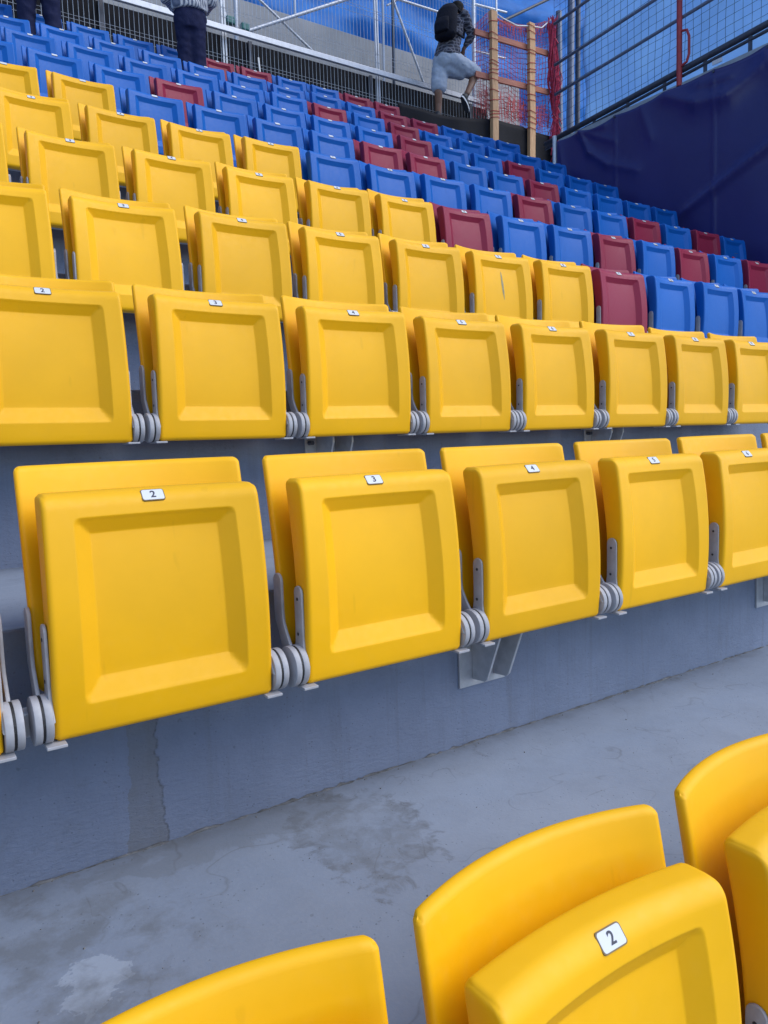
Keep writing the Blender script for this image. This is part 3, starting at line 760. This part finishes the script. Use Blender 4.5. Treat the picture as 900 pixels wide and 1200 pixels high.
def fabric(name, c, c2=None, kind=None):
    t = NT(name); P = t.coord(); n = t.noise(14, 5, .6, P)
    cc = t.mix(t.ramp(n, .3, .7), tuple(v*.8 for v in c), c)
    if kind == 'stripe':
        sx = t.n('ShaderNodeSeparateXYZ'); t.l(P, sx.inputs[0])
        s = t.math('GREATER_THAN', t.math('SINE', t.math('MULTIPLY', t.math('ADD', sx.outputs[0], t.math('MULTIPLY', sx.outputs[1], .6)), 210)), .1)
        cc = t.mix(s, cc, c2)
    if kind == 'check':
        sx = t.n('ShaderNodeSeparateXYZ'); t.l(P, sx.inputs[0])
        h = t.math('GREATER_THAN', t.math('SINE', t.math('MULTIPLY', t.math('ADD', sx.outputs[0], sx.outputs[1]), 130)), .72)
        v = t.math('GREATER_THAN', t.math('SINE', t.math('MULTIPLY', sx.outputs[2], 130)), .72)
        cc = t.mix(t.math('MULTIPLY', t.math('MAXIMUM', h, v), .75), cc, c2)
    t.l(cc, t.b.inputs['Base Color']); t.bump(t.noise(30, 4, .6, P), .6, .01)
    return t.set(Roughness=.85, Specular_IOR_Level=.2)
SKIN = simple('brown_skin', (.20, .095, .055), .5, 0, .08, 20)
HAIR = simple('black_hair', (.006, .005, .005), .7, 0, .3, 60, 0, .15)
NAVY = fabric('navy_trouser_cloth', (.014, .018, .06)); NAVY2 = fabric('dark_navy_cloth', (.012, .016, .055))
SHORT = fabric('pale_grey_blue_shorts', (.42, .47, .56)); CHECK = fabric('dark_checked_shirt', (.05, .05, .07), (.22, .22, .26), 'check')
STRIPE = fabric('striped_shirt', (.52, .54, .58), (.12, .14, .20), 'stripe'); PACK = fabric('black_backpack_cloth', (.010, .011, .020))
SHOE = simple('dark_shoe', (.015, .016, .022), .6); SOLE = simple('white_sole', (.65, .66, .68), .6)

def head_geo(mb, c, fwd, h=.235):
    c = Vector(c); f = Vector(fwd).normalized(); s = Vector((0, 0, 1)).cross(f).normalized()
    ball(mb, c+Vector((0, 0, .02)), h*.40, (1, 1, 1.12)); ball(mb, c+f*.028+Vector((0, 0, -.055)), h*.29, (1, 1, 1.1))
    ball(mb, c+f*.105+Vector((0, 0, -.02)), .016, (1, 1, 1.6)); ball(mb, c+f*.10+Vector((0, 0, -.068)), .016)
    for q in (-1, 1): ball(mb, c+s*q*.088+Vector((0, 0, -.012)), .024, (.6, 1, 1.3))
def hand_geo(mb, wrist, d, side):
    wrist = Vector(wrist); d = Vector(d).normalized(); s = Vector(side).normalized(); n = d.cross(s).normalized()
    ell = [wrist+d*t for t in (0, .05, .09)]; limb(mb, ell, [.027, .036, .034], 10)
    for i, L in enumerate((.070, .080, .075, .060)):
        b = wrist+d*.095+s*(-.027+.018*i); limb(mb, [b, b+d*L*.5+n*.006, b+d*L*.8+n*.026], [.0095, .0088, .0078], 8)
    b = wrist+d*.03-s*.03; limb(mb, [b, b+d*.035-s*.022, b+d*.066-s*.022+n*.012], [.012, .011, .009], 8)
def shoe_parts(par, heel, toe, up=(0, 0, 1)):
    heel, toe, up = Vector(heel), Vector(toe), Vector(up).normalized(); d = (toe-heel).normalized(); s = up.cross(d).normalized(); u = d.cross(s).normalized()
    L = (toe-heel).length
    mb = MB(); limb(mb, [heel+d*.035+u*.055, heel+d*L*.45+u*.05, heel+d*(L-.045)+u*.035], [.042, .045, .038], 12)
    limb(mb, [heel+d*.05+u*.06, heel+d*.06+u*.11], [.045, .044], 12)
    sh = fused(mb, 'shoe', SHOE, par, .012, 4)
    mb = MB(); n = 20; top = []; bot = []
    for i in range(n):
        th = 2*math.pi*i/n; l = L*.5+L*.52*math.cos(th); wd = .048*math.sin(th)*(1+.1*math.cos(th))
        top.append(heel+d*l+s*wd+u*.026); bot.append(heel+d*l+s*wd)
    mb.add(top+bot, [tuple(range(n))]+[(i, n+i, n+(i+1) % n, (i+1) % n) for i in range(n)])
    mb.cur = 1; mb.add(bot, [tuple(range(n-1, -1, -1))])
    so = link('sole', mb.mesh('sole', [SOLE, SHOE]), sh)
    return sh

def stander(x, y, zf, face, lab, top, trous, spread=.11, shirt_hem=1.04, hem_arc=True):
    t = thing('person', (x, y, zf), lab, 'person', 'people on the upper rows')
    f = Vector((math.sin(face), math.cos(face), 0)); s = Vector((f.y, -f.x, 0)); O = Vector((x, y, zf)); U = Vector((0, 0, 1))
    def p(a, b, h): return O+s*a+f*b+U*h
    mb = MB()
    head_geo(mb, p(0, .05, 1.66), f); limb(mb, [p(0, .0, 1.40), p(0, .03, 1.58)], [.062, .055])
    ell_tube(mb, [(p(0, 0, 1.0), .15, .10), (p(0, 0, 1.2), .15, .10), (p(0, 0, 1.4), .17, .10), (p(0, 0, 1.48), .10, .07)], s)
    for q in (-1, 1):
        limb(mb, [p(q*.20, 0, 1.42), p(q*.25, .06, 1.17), p(q*.14, .28, 1.16)], [.055, .045, .032]); hand_geo(mb, p(q*.14, .28, 1.16), f*.6-s*q*.6+U*.1, U)
        limb(mb, [p(q*spread*.8, 0, .92), p(q*spread, .02, .50), p(q*spread, -.01, .09)], [.075, .055, .04])
    fused(mb, 'body', SKIN, t, .013, 5)
    mb = MB()
    ell_tube(mb, [(p(0, 0, .80), .17, .125), (p(0, 0, .92), .185, .135), (p(0, 0, 1.08), .165, .12)], s)
    for q in (-1, 1): limb(mb, [p(q*spread*.82, 0, .86), p(q*spread, .03, .50), p(q*spread, .0, .10)], [.105, .085, .072])
    fused(mb, 'trousers', trous, t, .014, 4, .011)
    mb = MB()
    ell_tube(mb, [(p(0, 0, shirt_hem-.06), .205, .15), (p(0, 0, shirt_hem+.1), .20, .145), (p(0, 0, 1.30), .205, .135), (p(0, 0, 1.46), .19, .11), (p(0, 0, 1.53), .09, .07)], s)
    for q in (-1, 1): limb(mb, [p(q*.19, 0, 1.44), p(q*.255, .06, 1.17), p(q*.17, .22, 1.16)], [.075, .065, .055])
    fused(mb, 'shirt', top, t, .014, 4, .015)
    mb = MB(); ball(mb, p(0, .03, 1.70), .105, (1, 1, 1.0)); ball(mb, p(0, -.005, 1.64), .085); fused(mb, 'hair', HAIR, t, .012, 4)
    for q in (-1, 1): h = p(q*spread, -.08, 0); shoe_parts(t, h, h+f*.27)
    return t
stander(3.395, 8.70, treadZ(9), R(20), 'person in navy trousers and striped shirt standing before the top row', STRIPE, NAVY, .075, 1.06)
stander(1.78, 8.70, treadZ(9), R(15), 'person in dark navy trousers at the upper left corner, cut off at the hips', STRIPE, NAVY2, .125, 1.2)

# the climber with the backpack
cx, cy, cz = 7.68, 9.5, 4.83
t = thing('person', (cx, cy, cz), 'person in checked shirt and pale shorts with a backpack climbing the top steps', 'person', 'people on the upper rows')
fw = Vector((.90, .42, 0)).normalized(); sd_ = Vector((fw.y, -fw.x, 0))     # walking to the right and away
hipc = Vector((7.80, 9.50, 5.80)); chest = Vector((7.93, 9.50, 6.27)); neck = Vector((7.99, 9.50, 6.44)); head = Vector((8.06, 9.52, 6.55))
lh, rh = hipc-sd_*.09, hipc+sd_*.09
lknee, lank = Vector((7.67, 9.55, 5.38)), Vector((7.655, 9.56, 4.94))
rknee, rank = Vector((8.30, 9.40, 5.63)), Vector((8.07, 9.36, 5.27))
mb = MB()
head_geo(mb, head, (fw.x, fw.y, -.25)); limb(mb, [chest+Vector((.02, 0, .1)), neck, head-Vector((.0, 0, .05))], [.07, .06, .055])
ell_tube(mb, [(hipc, .15, .10), (hipc.lerp(chest, .5), .14, .10), (chest, .17, .11), (neck-Vector((0, 0, .03)), .11, .07)], sd_)
limb(mb, [lh, lknee, lank], [.085, .064, .044]); limb(mb, [lknee-Vector((.03, .02, .12)), lknee-Vector((.015, 0, .25))], [.062, .052])
limb(mb, [rh, rknee, rank], [.085, .064, .044]); limb(mb, [rknee.lerp(rank, .25)-Vector((.02, 0, .02)), rknee.lerp(rank, .6)], [.064, .052])
rs, re, rw = chest+sd_*.19+Vector((.03, 0, .12)), Vector((8.22, 9.40, 6.18)), Vector((8.14, 9.50, 6.00))
ls, le, lw = chest-sd_*.19+Vector((.03, 0, .12)), Vector((8.05, 9.75, 6.14)), Vector((8.22, 9.72, 6.04))
limb(mb, [rs, re, rw], [.052, .043, .03]); limb(mb, [ls, le, lw], [.052, .043, .03])
hand_geo(mb, rw, Vector((.3, .6, -.5)), sd_); hand_geo(mb, lw, Vector((.6, 0, -.3)), -sd_)
fused(mb, 'body', SKIN, t, .012, 4)
mb = MB()
ell_tube(mb, [(hipc+Vector((.0, 0, -.02)), .215, .175), (hipc+Vector((.02, 0, .12)), .20, .155), (hipc.lerp(chest, .6), .18, .135), (chest+Vector((.02, 0, .06)), .20, .125), (neck-Vector((0, 0, .0)), .09, .075)], sd_)
limb(mb, [rs, re, re.lerp(rw, .7)], [.078, .066, .05]); limb(mb, [ls, le, le.lerp(lw, .7)], [.078, .066, .05])
fused(mb, 'shirt', CHECK, t, .013, 4, .018)
mb = MB()
ell_tube(mb, [(hipc+Vector((-.02, 0, -.16)), .17, .15), (hipc, .19, .15), (hipc+Vector((.02, 0, .06)), .175, .135)], sd_)
limb(mb, [lh-Vector((.01, 0, .05)), lh.lerp(lknee, .6), lh.lerp(lknee, 1.02)], [.135, .13, .125]); limb(mb, [rh-Vector((0, 0, .07)), rh.lerp(rknee, .5)-Vector((0, 0, .04)), rh.lerp(rknee, .93)], [.135, .130, .112]); ball(mb, hipc-fw*.05-Vector((0, 0, .08)), .148); limb(mb, [hipc-Vector((0, 0, .15)), hipc.lerp(rknee, .45)-Vector((0, 0, .12)), ], [.14, .10])
fused(mb, 'shorts', SHORT, t, .013, 3, .009)
mb = MB(); ball(mb, head+Vector((-.015, 0, .035)), .108, (1, 1, .95)); ball(mb, head+Vector((-.04, -.02, -.01)), .085); fused(mb, 'hair', HAIR, t, .011, 4)
shoe_parts(t, (7.57, 9.50, 4.835), (7.80, 9.63, 4.835)); shoe_parts(t, (7.94, 9.34, 5.19), (8.13, 9.42, 5.02), (.66, .1, .75))
bp = thing('backpack', chest-fw*.25-Vector((0, 0, .30)), 'black backpack worn by the person in pale shorts', 'backpack')
mb = MB(); B = chest-fw*.25-sd_*-.02
ell_tube(mb, [(B+Vector((-.03, 0, -.29)), .13, .09), (B+Vector((-.03, 0, -.25)), .175, .125), (B+Vector((-.01, 0, -.05)), .18, .135), (B+Vector((.02, 0, .13)), .165, .115), (B+Vector((.04, 0, .21)), .10, .07)], sd_)
fused(mb, 'bag', PACK, bp, .014, 5)
mb = MB(); ell_tube(mb, [(B-fw*.13+Vector((-.03, 0, -.24)), .12, .05), (B-fw*.14+Vector((-.02, 0, -.12)), .125, .055), (B-fw*.13+Vector((-.01, 0, -.04)), .11, .04)], sd_); fused(mb, 'pocket', PACK, bp, .012, 3)
for q in (-1, 1):
    mb = MB(); mb.tube([B+sd_*q*.09+Vector((.03, 0, .18)), chest+sd_*q*.12+Vector((.03, 0, .19)), chest+sd_*q*.13+fw*.15+Vector((0, 0, .05)), chest+sd_*q*.16+fw*.05-Vector((0, 0, .18)), B+sd_*q*.14-Vector((0, 0, .22))], .018, 8); child(mb, 'strap', PACK, bp, smooth=True)
